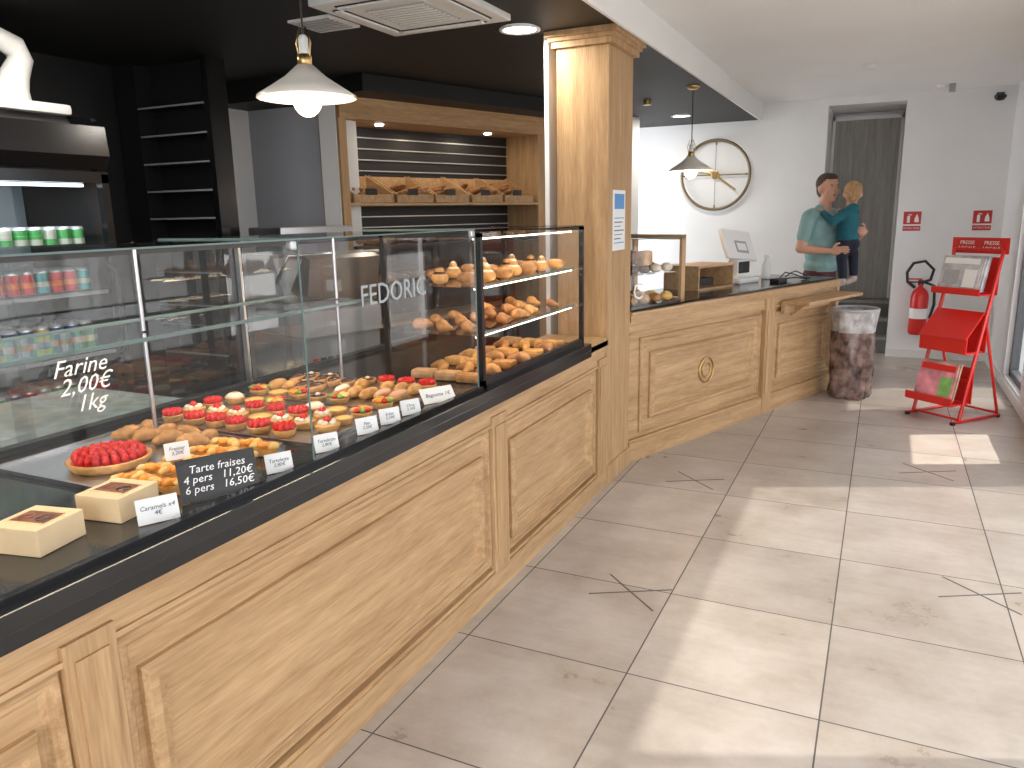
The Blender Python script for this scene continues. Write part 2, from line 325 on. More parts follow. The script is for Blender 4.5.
b=B(); b.bb(-1.60,-1.315,3.935,4.355,.0,2.33,WZ,bev=.004); b.bb(-1.612,-1.30,3.933,4.362,0,.11,WZ,bev=.004)
b.bb(-1.62,-1.29,3.915,4.385,2.33,2.36,WZ); b.bb(-1.635,-1.275,3.90,4.40,2.36,2.38,WZ,bev=.004); b.bb(-1.65,-1.26,3.885,4.41,2.38,2.409,WZ,bev=.004)
b.done('wood_pillar')
simple('wall_pillar_backing',-1.68,-1.655,3.96,4.30,0,2.409,WHITE)
b=B(); b.bb(-1.314,-1.310,4.01,4.22,1.30,1.62,CARD)
BLU=mat('print_blue',(.12,.3,.6),.6)
b.bb(-1.310,-1.309,4.03,4.20,1.52,1.60,BLU)
for k in range(7): b.bb(-1.310,-1.3092,4.03,4.20-.03*(k%3),1.47-.022*k,1.475-.022*k,INKB if k%2 else BLU)
b.done('notice_paper')

# ------------------------------------------------------------ bread wall
d=Vector((.32,.947,0)).normalized(); nb=Vector((.947,-.32,0)).normalized()
MB=frameM((-3.385,4.42,0),nb,d,(0,0,1))
LB=2.10
b=B()
b.bb(-.42,-.38,-.0,LB+1.5,0,2.405,BLACKM)
b.bb(-.38,0,-.0,.06,0,2.28,WZ); b.bb(-.38,0,LB-.1,LB+.06,0,2.28,WZ)
b.bb(-.38,.02,0,LB+.06,2.16,2.285,WY); b.bb(-.38,.035,0,LB+.06,2.285,2.30,WY)
b.bb(-.38,.30,-.0,LB+.06,2.30,2.405,BLACKC)
for k,z in enumerate((1.84,1.92,2.0,2.08,1.50,1.42)): b.bb(-.38,-.365,.07,LB-.1,z,z+.008,ALU)
for y in (.45,1.55): b.cyl((-.15,y,2.16),(-.15,y,2.15),.03,LEDW)
for z in (1.60,1.30,1.0): b.bb(-.37,.0,.06,LB-.1,z-.02,z,BLACKM if z<1.5 else WY)
b.bb(-.38,.0,.06,LB-.1,0,.70,BLACKM); b.bb(-.38,.01,.0,LB,.70,.73,WY)
b.bb(-.38,0,LB+.06,LB+1.4,0,2.405,WHITE)
b.done('bread_shelving',MB)
def loaf(b,c,l,r,ang,m,M,tilt=0):
    R=Matrix.Rotation(ang,4,'Z')@Matrix.Rotation(tilt,4,'Y'); b.ell(c,(l,r,r*.8),m,M,12,8,R)
b=B()
for i in range(5):
    y0=.09+i*.375; y1=y0+.355
    for (x0,x1,z0,z1) in ((-.02,-.005,1.602,1.66),(-.34,-.325,1.70,1.80)): b.bb(x0,x1,y0,y1,z0,z1,WX)
    for y in (y0,y1-.012):
        b.prism([(-.34,y,1.602),(-.005,y,1.602),(-.005,y,1.665),(-.34,y,1.81)],(0,.012,0),WX)
    b.prism([(-.33,y0,1.70),(-.01,y0,1.612),(-.01,y0,1.622),(-.33,y0,1.71)],(0,y1-y0,0),WDK)
    for k in range(5+i%2):
        t=random.random(); x=-.08-.20*t; yy=y0+.05+(y1-y0-.1)*((k+.5)/6)
        loaf(b,(x,yy,1.640+.09*t+.01),.13 if i%2 else .10,.026,random.uniform(-.5,.5),random.choice([BREAD,BREAD,CRUST]),None,-.25)
    b.bb(-.004,-.001,y0+.1,y0+.2,1.655,1.70,SLATE)
b.done('bread_trays',MB)
b=B()
for z in (1.302,1.002):
    for k in range(13):
        y=.16+k*.14; 
        for x in (-.26,-.12): loaf(b,(x,y,z+.04),.10,.045,random.uniform(-.4,.4),random.choice([BREAD,BREADL,CRUST]),None)
b.done('bread_loaves',MB)

b=B()
ry=3.40
b.bb(-4.24,-4.07,ry,ry+.14,0,2.405,BLACKM); b.bb(-3.53,-3.49,ry,ry+.14,0,2.405,BLACK); b.bb(-4.07,-3.53,ry+.12,ry+.14,0,2.405,BLACKM)
for z in (.4,.7,1.0,1.2,1.36,1.52,1.68,1.84,2.0,2.16): b.bb(-4.07,-3.53,ry+.01,ry+.12,z-.010,z,BLACKM); b.bb(-4.07,-3.53,ry+.002,ry+.01,z-.010,z,GPL)
b.done('bottle_rack')

# ------------------------------------------------------------ drinks fridge
b=B()
y0,y1=1.55,2.55; xf=-3.3
b.bb(xf-.66,xf-.62,y0,y1,.0,1.97,BLACKM); b.bb(xf-.62,xf-.04,y0,y0+.02,0,1.97,BLACKM); b.bb(xf-.62,xf-.04,y1-.02,y1,0,1.97,BLACKM)
b.bb(xf-.62,xf-.04,y0,y1,0,.30,BLACKM); b.bb(xf-.62,xf-.06,y0+.04,y1-.04,1.72,1.97,BLACKM)
b.prism([(xf-.06,y0,1.74),(xf,y0,1.74),(xf+.03,y0,1.80),(xf+.02,y0,1.93),(xf-.06,y0,1.97)],(0,y1-y0,0),BLACK)
for k in range(6): b.bb(xf-.04,xf-.03,y0+.08,y1-.08,.06+.035*k,.075+.035*k,GPL)
b.bb(xf-.04,xf,y0,y0+.035,.30,1.72,BLACK); b.bb(xf-.04,xf,y1-.035,y1,.30,1.72,BLACK); b.bb(xf-.04,xf,y0,y1,.30,.36,BLACK); b.bb(xf-.04,xf,y0,y1,1.68,1.73,BLACK)
b.raw([(xf-.02,y0+.03,.36),(xf-.02,y1-.03,.36),(xf-.02,y1-.03,1.68),(xf-.02,y0+.03,1.68)],[[0,1,2,3]],GLASS)
b.tube([(xf,y1-.05,1.3),(xf+.04,y1-.05,1.28),(xf+.04,y1-.05,.9),(xf,y1-.05,.88)],.009,BLACKM)
b.bb(xf-.62,xf-.60,y0+.03,y1-.03,.32,1.70,mat('fridge_liner',(.20,.25,.27),.5))
for z in (1.36,1.18,.89,.62,.38):
    for k in range(9): b.cyl((xf-.58+.06*k,y0+.03,z),(xf-.58+.06*k,y1-.03,z),.003,ALU,seg=6)
    b.bb(xf-.07,xf-.06,y0+.03,y1-.03,z-.010,z+.006,GPL)
b.bb(xf-.10,xf-.07,y0+.08,y1-.08,1.665,1.678,LEDC)
b.done('drinks_fridge')
cc={'g':(.06,.32,.09),'w':(.42,.46,.40),'r':(.50,.02,.02),'t':(.03,.28,.30),'b':(.02,.05,.25),'y':(.70,.42,.05),'o':(.75,.16,.02),'k':(.02,.02,.03)}
CM={k:mat('can_'+k,v,.3,.3) for k,v in cc.items()}
band={'g':'w','w':'g','r':'o','t':'w','b':'r','y':'b','o':'y','k':'y'}
def cans(b,z,h,pat,r=.031):
    n=int((y1-y0-.08)/(2*r+.006))
    for row in range(3):
        for k in range(n):
            y=y0+.07+k*(2*r+.006); x=xf-.115-.075*row; p=pat[k%len(pat)]
            b.lathe([(r,.012),(r,h-.015)],(x,y,z),CM[p],seg=12); b.lathe([(0,.004),(r*.8,.004),(r,.012)],(x,y,z),ALU,seg=12); b.lathe([(r,h-.015),(r*.82,h-.002),(r*.8,h-.005),(0,h-.005)],(x,y,z),ALU,seg=12)
            b.lathe([(r*1.01,h*.35),(r*1.01,h*.55)],(x,y,z),CM[band[p]],seg=12)
b=B(); cans(b,1.365,.125,'gwggwg'); cans(b,1.185,.115,'rtrrtorr'); cans(b,.895,.155,'bybbkyb',.033); cans(b,.625,.15,'gbrwg'); cans(b,.385,.15,'oygr')
b.done('drink_cans')
b=B()
b.box((-3.45,2.20,1.995),(.26,.46,.045),WPL,bev=.018)
b.tube([(-3.45,2.24,2.01),(-3.45,2.25,2.08),(-3.45,2.28,2.14),(-3.45,2.31,2.20),(-3.45,2.29,2.25),(-3.45,2.22,2.275),(-3.45,2.12,2.275),(-3.45,1.98,2.26),(-3.45,1.80,2.24)],[.085,.07,.055,.05,.05,.045,.04,.038,.036],WPL,seg=16)
b.done('plastic_dispenser')

b=B(); b.bb(-2.85,-2.27,-.9,1.95,.84,.87,LMARB,bev=.004); b.bb(-2.80,-2.32,-.9,1.9,0,.84,BLACKM)
b.bb(-2.85,-2.27,1.95,3.3,.50,.53,BLACKM); b.bb(-2.80,-2.32,1.98,3.3,0,.50,BLACKM)
b.done('service_worktop')
b=B(); Ms=Matrix.Translation((-3.10,3.70,0))@Matrix.Rotation(-.3,4,'Z')
b.box((0,0,.42),(.55,.55,.84),GPL,Ms,bev=.02)
b.prism([(.30,-.27,.84),(-.28,-.27,.84),(-.28,-.27,1.30),(.02,-.27,1.30),(.12,-.27,1.05),(.30,-.27,.98)],(0,.54,0),mat('machine_grey',(.42,.43,.45),.35),Ms)
b.box((-.08,0,1.38),(.42,.58,.035),GPL,Ms,bev=.012); b.box((-.08,0,1.43),(.36,.5,.05),STEEL,Ms,bev=.012); b.box((-.08,0,1.33),(.30,.45,.08),GPL,Ms)
b.prism([(.14,-.24,1.10),(.30,-.24,1.02),(.36,-.24,1.28),(.30,-.24,1.30)],(0,.48,0),STEEL,Ms)
b.tube([(.12,-.31,1.15),(.25,-.31,1.3),(.25,.31,1.3),(.12,.31,1.15)],.012,STEEL,Ms)
for k in range(4): b.box((.285,-.2+.05*k,.7),(.012,.03,.03),RED if k==0 else BLACKM,Ms)
for sx in (-.22,.22):
    for sy in (-.22,.22): b.cyl((sx,sy,0),(sx,sy,.03),.02,BLACKM,Ms)
b.done('bread_slicer')

# ------------------------------------------------------------ pastries
def tartlet(b,x,y,z,r,kind):
    b.lathe([(0,0),(r*.8,0),(r*1.02,.018),(r,.022),(r*.88,.016),(0,.014)],(x,y,z),CRUST2,seg=18)
    if kind=='straw':
        b.lathe([(0,.022),(r*.85,.018)],(x,y,z),CREAM,seg=14)
        for rr,n in ((0,1),(r*.38,5),(r*.72,9)):
            for k in range(n):
                a=2*pi*k/n+rr*9; b.ell((x+rr*cos(a),y+rr*sin(a),z+.028),(.010,.010,.012),STRAW,None,7,5)
    elif kind=='cream':
        b.lathe([(0,.024),(r*.6,.023),(r*.87,.018)],(x,y,z),CUST,seg=16)
        for k in range(5): a=k*1.257; q=r*.5; b.ell((x+q*cos(a),y+q*sin(a),z+.026),(.011,.011,.008),CREAM,None,8,5)
        b.ell((x,y,z+.034),(.013,.013,.012),STRAW,None,7,5)
    elif kind=='lemon': b.lathe([(0,.024),(r*.6,.023),(r*.87,.018)],(x,y,z),CUST,seg=16)
    elif kind=='choc': b.lathe([(0,.024),(r*.6,.023),(r*.87,.018)],(x,y,z),CHOC,seg=16); b.ell((x,y,z+.026),(.01,.01,.006),CREAM,None,8,5)
    elif kind=='meringue':
        b.lathe([(r*.85,.016),(r*.9,.026),(r*.55,.034),(0,.038)],(x,y,z),CREAM,seg=14); b.lathe([(0,.0385),(r*.3,.037)],(x,y,z),CRUST2,seg=10)
    elif kind=='fruit':
        for k in range(8):
            a=k*pi/4; b.ell((x+r*.55*cos(a),y+r*.55*sin(a),z+.028),(.02,.011,.008),random.choice([ORANGE,GREENF,STRAW,CUST]),None,8,5,Matrix.Rotation(a,4,'Z'))
def eclair(b,x,y,z,ang,ic,l=.06):
    R=Matrix.Rotation(ang,4,'Z'); b.ell((x,y,z+.019),(l,.021,.019),CRUST2,None,14,8,R); b.ell((x,y,z+.026),(l*.9,.018,.014),ic,None,14,8,R)
def choux(b,x,y,z,ic):
    b.ell((x,y,z+.022),(.034,.034,.024),CRUST2,None,12,8); b.ell((x,y,z+.034),(.026,.026,.016),ic,None,12,7); b.ell((x,y,z+.052),(.017,.017,.014),CRUST2,None,10,6); b.ell((x,y,z+.060),(.012,.012,.009),ic,None,8,5)
def croissant(b,x,y,z,ang,s=1,m=CRUST2):
    pts=[];rad=[];n=13
    for i in range(n):
        t=i/(n-1)*2-1; a=t*1.25; pts.append((x+s*(.055*sin(a)*cos(ang)-(.055*cos(a)-.04)*sin(ang)),y+s*(.055*sin(a)*sin(ang)+(.055*cos(a)-.04)*cos(ang)),z+s*.022*(1-.4*t*t)))
        rad.append(s*(.006+.020*(1-abs(t)**1.5))*(1+.12*(i%2)))
    b.tube(pts,rad,m,seg=9)
tr=B()
for x0,x1,yy0,yy1 in ((-2.08,-1.50,1.15,1.62),(-2.08,-1.42,1.64,2.02),(-2.08,-1.42,2.04,2.42)):
    tr.bb(x0,x1,yy0,yy1,.8685,.873,STEEL); 
    for a,c,e1,f in ((x0,x1,yy0,yy0+.008),(x0,x1,yy1-.008,yy1),(x0,x0+.008,yy0,yy1),(x1-.008,x1,yy0,yy1)): tr.bb(a,c,e1,f,.873,.880,STEEL)
tr.done('pastry_trays')
T=.874
b=B(); cx,cy=-1.815,1.30
b.lathe([(0,0),(.092,0),(.105,.022),(.10,.026),(.092,.02),(0,.018)],(cx,cy,T),CRUST2,seg=32); b.lathe([(0,.02),(.094,.02)],(cx,cy,T),STRAW)
for rr,n in ((0,1),(.02,6),(.04,12),(.06,17),(.08,22)):
    for k in range(n):
        a=2*pi*k/n+rr*30; b.ell((cx+rr*cos(a),cy+rr*sin(a),T+.032+.008*(1-rr/.08)),(.0105,.0105,.014),STRAW,None,8,6,Matrix.Rotation(random.uniform(-.4,.4),4,'X'))
b.done('strawberry_tart')
b=B()
for k in range(8): croissant(b,-1.99+.085*(k%4),1.50+.05*(k//4),T,random.uniform(0,6),.85,CRUST)
b.done('croissants')
b=B()
for i in range(3):
    for j in range(5):
        x=-1.62+.062*i; y=1.20+.080*j+.01*i; R=Matrix.Translation((x,y,T-.004*(i==2)))@Matrix.Rotation(.5+random.uniform(-.5,.5),4,'Z')
        b.prism([(-.045,-.022,0),(.045,-.022,0),(.0,.04,0)],(0,0,.020),CRUST2,R)
        for q in range(5): b.ell((-.028+.014*q,-.008+.008*(q%2),.026),(.018,.012,.011),ORANGE if q%4 else CUST,R,8,5,Matrix.Rotation(.9,4,'Z'))
b.done('apricot_slices')
def jit(a=.006): return random.uniform(-a,a)
b=B()
for y,k,r,n in ((1.695,'straw',.034,6),(1.785,'cream',.036,7),(1.87,'straw',.032,7)):
    for i in range(n):
        if random.random()<.12: continue
        tartlet(b,-2.03+i*.092+jit(),y+jit(),T,r*random.uniform(.9,1.08),k if random.random()<.75 else random.choice(('cream','lemon','choc')))
b.done('strawberry_tartlets')
b=B()
for i in range(7):
    if i!=3: tartlet(b,-2.03+i*.092+jit(),1.955+jit(),T,.034,('meringue','lemon','fruit','choc')[i%4])
for i in range(7):
    if i!=5: tartlet(b,-2.03+i*.09+jit(),2.085+jit(),T,.034,('fruit','lemon','fruit','choc')[i%4])
b.done('fruit_tartlets')
b=B()
for i in range(10):
    if i not in(4,): eclair(b,-2.03+i*.060+jit(.004),2.185+jit(),T,pi/2+jit(.12),(CRUST2,CHOC,CREAM,CRUST2,PINK)[i//2],.052)
for i in range(10):
    if i not in(6,): eclair(b,-2.03+i*.060+jit(.004),2.29,T,pi/2+jit(.1),CHOC if i<5 else CRUST2,.040)
b.done('eclairs')
b=B()
for i in range(7):
    if i!=2: tartlet(b,-2.03+i*.09,2.375+jit(.004),T,.033,'straw' if i>3 else 'choc')
b.done('strawberry_tartlets')
b=B()
for z in (.869,1.067,1.247):
    for r_ in range(7):
        for c_ in range(3):
            if random.random()<.14: continue
            x=-1.64+c_*.115+jit(.01); y=2.58+r_*.14+jit(.01)
            if z==1.247: 
                q=(r_*2+c_)%4
                if q==0: choux(b,x,y,z,CREAM)
                elif q==1: choux(b,x,y,z,CHOC)
                else: b.ell((x,y,z+.024),(.045,.03,.024),random.choice([BREAD,CRUST2,CRUST]),None,10,7)
            elif z>1: croissant(b,x,y,z,random.uniform(-.8,.8)+pi/2,random.uniform(.75,.95),random.choice([CRUST,CRUST2,BREAD,BREAD]))
            elif r_%2: croissant(b,x,y,z,random.uniform(-.8,.8),.95,random.choice([CRUST,BREAD,CRUST2]))
            else: b.box((x,y,z+.018),(.095,.07,.034),random.choice([CRUST,CRUST2,BREADL]),rz=jit(.3),bev=.014)
b.done('viennoiseries')
def cbox(cx,cy,rz,s=.118,h=.056):
    b=B(); M=Matrix.Translation((cx,cy,.869))@Matrix.Rotation(rz,4,'Z')
    b.box((0,0,h/2),(s,s,h),CREAMBOX,M,bev=.003)
    b.raw([(-.042,-.028,h+.001),(.042,-.028,h+.001),(.042,.028,h+.001),(-.042,.028,h+.001)],[[0,1,2,3]],CARAM,False,M)
    for sx in(-.02,.02): b.ell((sx,0,h+.001),(.017,.018,.003),CHOC if sx>0 else CARAM,M,8,5)
    b.bb(-.045,.045,-.031,-.028,h,h+.002,CREAMBOX,M); b.bb(-.045,.045,.028,.031,h,h+.002,CREAMBOX,M)
    b.done('caramel_box')
cbox(-1.505,1.085,.15); cbox(-1.505,.90,.2); cbox(-1.68,.80,.1)
def card(x,y,w,h,txt,m=CARD,tm=INKB,ts=.014,yaw=0,tilt=.3,name='price_card',z=.869):
    c=B(); t=tilt
    xd=Vector((-sin(yaw),cos(yaw),0)); nn=Vector((cos(yaw),sin(yaw),0)); up=(Vector((0,0,1))*cos(tilt)-nn*sin(tilt))
    M=frameM((x,y,z+h/2*cos(tilt)+.001),xd,up)
    c.box((0,0,0),(w,h,.0015),m,M)
    c.text(txt,ts,M@Matrix.Translation((0,0,.0012)),tm,.0002,shear=.2,space=.9)
    c.prism([(0-.01,-h/2,-.001),(.01,-h/2,-.001),(0,h*.2,-.001)],(0,-.0,-.015),m,M)
    c.done(name)
card(-1.375,1.08,.085,.055,'Caramels x4\n4€',ts=.014,yaw=-.5)
card(-1.60,1.335,.06,.045,'Fraisier\n3,20€',ts=.013,yaw=-.5,z=.905)
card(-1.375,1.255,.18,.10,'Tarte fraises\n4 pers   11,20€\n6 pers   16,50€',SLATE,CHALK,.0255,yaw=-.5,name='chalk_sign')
for y,t in ((1.44,'Tartelette\n2,80€'),(1.63,'Tartelette\n2,80€'),(1.82,'Flan\n2,20€'),(1.94,'Eclair\n2,10€'),(2.06,'Chou\n2,10€')): card(-1.36,y,.070,.05,t,yaw=-.5,ts=.013)
card(-1.37,2.25,.13,.06,'Baguette 1€',ts=.02,yaw=-.5,tilt=.7)

# ------------------------------------------------------------ things on the register counter
b=B()
b.bb(-.40,.0,.0,.54,.942,.955,BLACK)
for x in (-.39,-.02):
    b.bb(x,x+.02,.50,.54,.942,1.36,WZ)
b.bb(-.40,.0,.50,.54,1.33,1.36,WX); b.bb(-.40,.0,.50,.54,.942,.97,WX)
def cq(*v): b.raw(v,[list(range(len(v)))],GLASS)
cq((-.004,.01,.955),(-.004,.5,.955),(-.004,.5,1.345),(-.004,.01,1.345)); cq((-.396,.01,.955),(-.396,.5,.955),(-.396,.5,1.345),(-.396,.01,1.345))
cq((-.4,.005,1.348),(0,.005,1.348),(0,.5,1.348),(-.4,.5,1.348)); cq((-.38,.02,1.133),(-.02,.02,1.133),(-.02,.49,1.133),(-.38,.49,1.133)); cq((-.38,.52,.97),(-.02,.52,.97),(-.02,.52,1.33),(-.38,.52,1.33))
b.bb(-.006,-.001,.0,.5,1.345,1.35,GEDGE)
b.text('C',.14,frameM((.001,.06,1.04),(0,1,0),(0,0,1)),CARD)  # reflection of window lettering, modelled as a white letter on the pane
b.done('counter_glass_box',MC)
b=B()
for k in range(3):
    for j in range(4):
        b.ell((-.30+.12*k,.08+.115*j,.985),(.045,.035,.03),random.choice([CRUST,BREADL,CUST]),None,10,6); b.ell((-.30+.12*k,.08+.115*j,1.165),(.04,.035,.028),random.choice([CHOC,BREAD,CREAM]),None,10,6)
    b.box((-.30+.12*k,.2,1.23),(.06,.09,.09),(BREAD,CARAM,BREADL)[k],bev=.02)
b.done('counter_pastries',MC)
b=B()
b.bb(-.60,-.30,1.15,1.62,.94,.955,WY); b.bb(-.60,-.30,1.15,1.62,1.10,1.115,WY); b.bb(-.60,-.30,1.15,1.165,.955,1.10,WY); b.bb(-.60,-.30,1.605,1.62,.955,1.10,WY); b.bb(-.60,-.585,1.15,1.62,.955,1.10,WY)
b.bb(-.5,-.4,1.25,1.5,.955,1.01,BLACKM)
b.done('wood_riser_box',MC)
b=B()
Mr=Matrix.Translation((-.46,1.93,.94))
b.box((0,0,.02),(.24,.28,.04),WPL,Mr,bev=.012); b.tube([(-.04,0,.03),(-.05,0,.12),(-.02,0,.2)],[.05,.04,.04],WPL,Mr)
Mt=Mr@Matrix.Translation((0,0,.29))@Matrix.Rotation(-.45,4,'Y')@Matrix.Rotation(-.12,4,'X')
b.box((0,0,0),(.03,.40,.25),WPL,Mt,bev=.012); b.box((-.016,0,0),(.003,.35,.21),BLACK,Mt); b.box((.016,.02,-.02),(.004,.16,.10),GPL,Mt); b.box((.018,.02,-.02),(.004,.12,.06),WPL,Mt)
b.box((.06,0,.12),(.02,.15,.09),BLACK,Mr,bev=.005); b.box((.04,0,.12),(.04,.17,.11),WPL,Mr,bev=.008)
b.done('cash_register',MC)
b=B()
b.box((-.2,2.12,.955),(.08,.14,.03),BLACKM,bev=.01)
b.tube([(-.25,2.15,.955),(-.2,2.2,.96),(-.12,2.25,.97),(-.05,2.3,.96),(-.1,2.45,.955),(-.2,2.5,.955)],.005,BLACKM,seg=6)
b.tube([(-.22,2.15,.955),(-.2,2.22,1.01),(-.16,2.3,.99),(-.12,2.4,.955)],.005,BLACKM,seg=6)
b.tube([(-.3,2.42,.955),(-.27,2.47,.99),(-.25,2.5,1.0),(-.2,2.6,.955)],.005,BLACKM,seg=6)
b.done('card_terminal',MC)
b=B(); c=(-.42,2.32,.94)
b.lathe([(0,0),(.035,0),(.037,.01),(.037,.11),(.02,.14),(.012,.15),(.012,.17),(0,.17)],c,mat('bottle_clear_plastic',(.65,.68,.68),.2),seg=18)
b.box((c[0]+.01,c[1],c[2]+.185),(.055,.02,.022),WPL,bev=.005); b.tube([(c[0]+.03,c[1],c[2]+.18),(c[0]+.035,c[1],c[2]+.155),(c[0]+.025,c[1],c[2]+.14)],.004,WPL,seg=6)
b.done('spray_bottle',MC)

# ------------------------------------------------------------ far wall things
b=B(); cx,cz,r=-1.69,1.87,.36; y=8.655
DKB=mat('aged_brass',(.20,.15,.09),.4,.7)
b.tube([(cx+r*cos(t),y,cz+r*sin(t)) for t in th],.016,DKB,seg=8,closed=True)
b.tube([(cx+.035*cos(t),y,cz+.035*sin(t)) for t in th],.010,BRASS,seg=8,closed=True)
for k in range(4):
    a=k*pi/2; b.tube([(cx+(r-.05)*cos(a),y,cz+(r-.05)*sin(a)),(cx+r*cos(a),y,cz+r*sin(a))],.009,DKB,seg=6)
b.tube([(cx,y,cz),(cx-.19,y,cz+.06)],.012,BRASS,seg=6); b.tube([(cx,y,cz),(cx+.22,y,cz-.16)],.010,BRASS,seg=6); b.cyl((cx,8.70,cz),(cx,8.64,cz),.03,BRASS)
b.tube([(cx-r,y,cz),(cx+r,y,cz)],.006,DKB,seg=6); b.tube([(cx,y,cz-r),(cx,y,cz+r)],.003,DKB,seg=6)
b.done('wall_clock')
def sign(x,z,flip):
    b=B(); b.bb(x-.085,x+.085,8.690,8.699,z-.10,z+.10,CARD); b.bb(x-.078,x+.078,8.687,8.690,z-.03,z+.093,REDS)
    b.bb(x-.078,x+.078,8.687,8.690,z-.093,z-.045,REDS)
    M=frameM((x,8.686,z-.069),(1,0,0),(0,0,1)); b.text('EXTINCTEUR',.024,M,CARD,.0004)
    b.bb(x-.045,x-.02,8.684,8.687,z-.015,z+.05,CARD); b.tube([(x-.032,8.685,z+.05),(x-.032,8.685,z+.065),(x-.005,8.685,z+.06)],.004,CARD,seg=6)
    b.prism([(x+.02,8.687,z-.01),(x+.06,8.687,z-.01),(x+.055,8.687,z+.03),(x+.04,8.687,z+.07),(x+.022,8.687,z+.03)],(0,-.002,0),CARD)
    b.done('fire_sign')
sign(.235,1.36,0); sign(.83,1.36,0)
b=B(); x=.36; y=8.57
b.lathe([(0,.0),(.07,.0),(.08,.02),(.08,.38),(.065,.43),(.03,.46),(.02,.47),(.02,.50),(0,.50)],(x,y,.26),RED,seg=24)
b.lathe([(.0805,.16),(.0805,.26)],(x,y,.26),CARD,seg=24)
b.box((x,y,.77),(.05,.03,.05),BLACKM,bev=.005); b.box((x-.05,y,.805),(.12,.02,.015),RED); b.box((x-.05,y,.775),(.12,.02,.012),BLACKM)
b.tube([(x,y,.77),(x+.08,y,.80),(x+.10,y-.02,.90),(x+.02,y-.02,.98),(x-.08,y-.02,.96),(x-.13,y-.02,.87),(x-.12,y-.02,.78),(x-.05,y-.02,.72)],.014,BLACKM,seg=8)
b.tube([(x+.02,y,.78),(x+.12,y,.74),(x+.13,y,.56),(x+.10,y,.42)],.013,BLACKM,seg=8)
b.box((x,8.66,.60),(.05,.08,.06),STEEL); b.cyl((x,8.7,.62),(x,8.63,.62),.02,STEEL)
b.done('fire_extinguisher')
b=B(); b.lathe([(0,-.05),(.03,-.045),(.05,-.02),(.05,.0)],(.86,8.62,2.48),BLACK,seg=18); b.box((.86,8.66,2.49),(.06,.08,.03),BLACKM); b.done('dome_camera')
b=B(); b.lathe([(0,-.03),(.05,-.03),(.06,0)],(.38,8.33,2.569),WPL); b.box((.45,8.3,2.535),(.05,.05,.07),GPL); b.done('motion_sensor')
b=B(); b.lathe([(0,-.03),(.04,-.03),(.05,0)],(-.2,6.85,2.569),WPL); b.done('smoke_detector')

# ------------------------------------------------------------ magazine rack
b=B()
w=.36; dx=Vector((.77,-.64,0)).normalized(); bk=Vector((.64,.77,0)).normalized()
O=Vector((.28,6.27,0)); MR=frameM(O,dx,bk,(0,0,1))
ty=.30
for x in (0,w):
    b.tube([(x,-.05,.015),(x,.46,.015)],.012,RED,seg=8); b.tube([(x,.02,.015),(x,ty,1.20)],.013,RED,seg=8); b.tube([(x,.44,.015),(x,.20,.70)],.010,RED,seg=8)
    b.cyl((x,-.04,0),(x,-.04,.02),.018,BLACKM); b.cyl((x,.44,0),(x,.44,.02),.018,BLACKM)
for y,z in ((.02,.03),(.44,.03),(.09,.30),(.19,.72),(ty,1.20)): b.tube([(0,y,z),(w,y,z)],.009,RED,seg=8)
b.box((w/2,ty+.01,1.225),(w+.05,.015,.11),RED); 
for k in range(2):
    xx=w*.25+w*.5*k; b.box((xx,ty+.001,1.225),(w*.46,.004,.09),REDS); b.text('PRESSE',.036,frameM((xx,ty-.002,1.244),(1,0,0),(0,0,1)),CARD,.0005); b.text('LOCALE',.034,frameM((xx,ty-.002,1.206),(1,0,0),(0,0,1)),CARD,.0005)
def shelf(y,z,dep,h,m):
    b.box((w/2,y-dep/2,z),(w,dep,.012),m); b.box((w/2,y-dep,z+h/2),(w,.010,h),m); b.box((w/2,y+.03,z+.12),(w,.008,.26),m)
shelf(.25,.90,.16,.04,RED); shelf(.19,.50,.17,.10,RED); shelf(.10,.14,.18,.05,RED)
b.prism([(0,.0,.60),(w,.0,.60),(w,.17,.78),(0,.17,.78)],(0,.008,-.008),RED)
b.done('magazine_rack',MR)
MG=[mat('mag_%d'%i,c,.35,noise=.5,nscale=9) for i,c in enumerate(((.42,.42,.44),(.50,.44,.40),(.20,.42,.12),(.65,.25,.3),(.45,.46,.50)))]
def magz(y,z,hh,mm,n,name):
    b=B()
    for k in range(n):
        M=MR@Matrix.Translation((w/2+random.uniform(-.012,.012),y-.012*k,z+hh/2))@Matrix.Rotation(-.24,4,'X')
        b.box((0,0,0),(.29,.006,hh),mm[k%len(mm)],M)
        b.box((0,-.0045,hh*.36),(.26,.002,hh*.16),RED if k%2 else CARD,M); b.box((-.06,-.0045,-hh*.1),(.12,.002,hh*.4),MG[3] if mm[0] is MG[2] else GPL,M); b.box((.08,-.0045,-hh*.12),(.09,.002,hh*.5),MG[2] if mm[0] is MG[2] else CARD,M)
    b.done(name)
magz(.21,.91,.25,[MG[0],MG[4],MG[1]],7,'magazine_stack'); magz(.04,.152,.27,[MG[2],MG[3]],6,'magazine_stack')

# ------------------------------------------------------------ bag bin
b=B(); PLB=mat('bag_brown_print',(.22,.145,.125),.22,noise=.75,nscale=14,bump=.7); PLC=mat('bag_clear_plastic',(.50,.48,.47),.2,noise=.35,nscale=16,bump=.6)
cxx,cyy=-.165,6.68; seg_=48; vs=[];fs=[]; zs=[0,.03,.12,.25,.38,.48,.54,.60,.69,.715]
for i,z in enumerate(zs):
    for k in range(seg_):
        a=2*pi*k/seg_; r=.155+.010*sin(5*a+z*9)+.010*sin(11*a-z*20)+.005*sin(23*a+z*50)-(.02 if i==0 else 0)+(.012 if z>.6 else 0)
        vs.append((cxx+r*cos(a),cyy+r*sin(a),z))
lo=[];hi=[]
for i in range(len(zs)-1):
    for k in range(seg_): (lo if i<6 else hi).append([i*seg_+k,i*seg_+(k+1)%seg_,(i+1)*seg_+(k+1)%seg_,(i+1)*seg_+k])
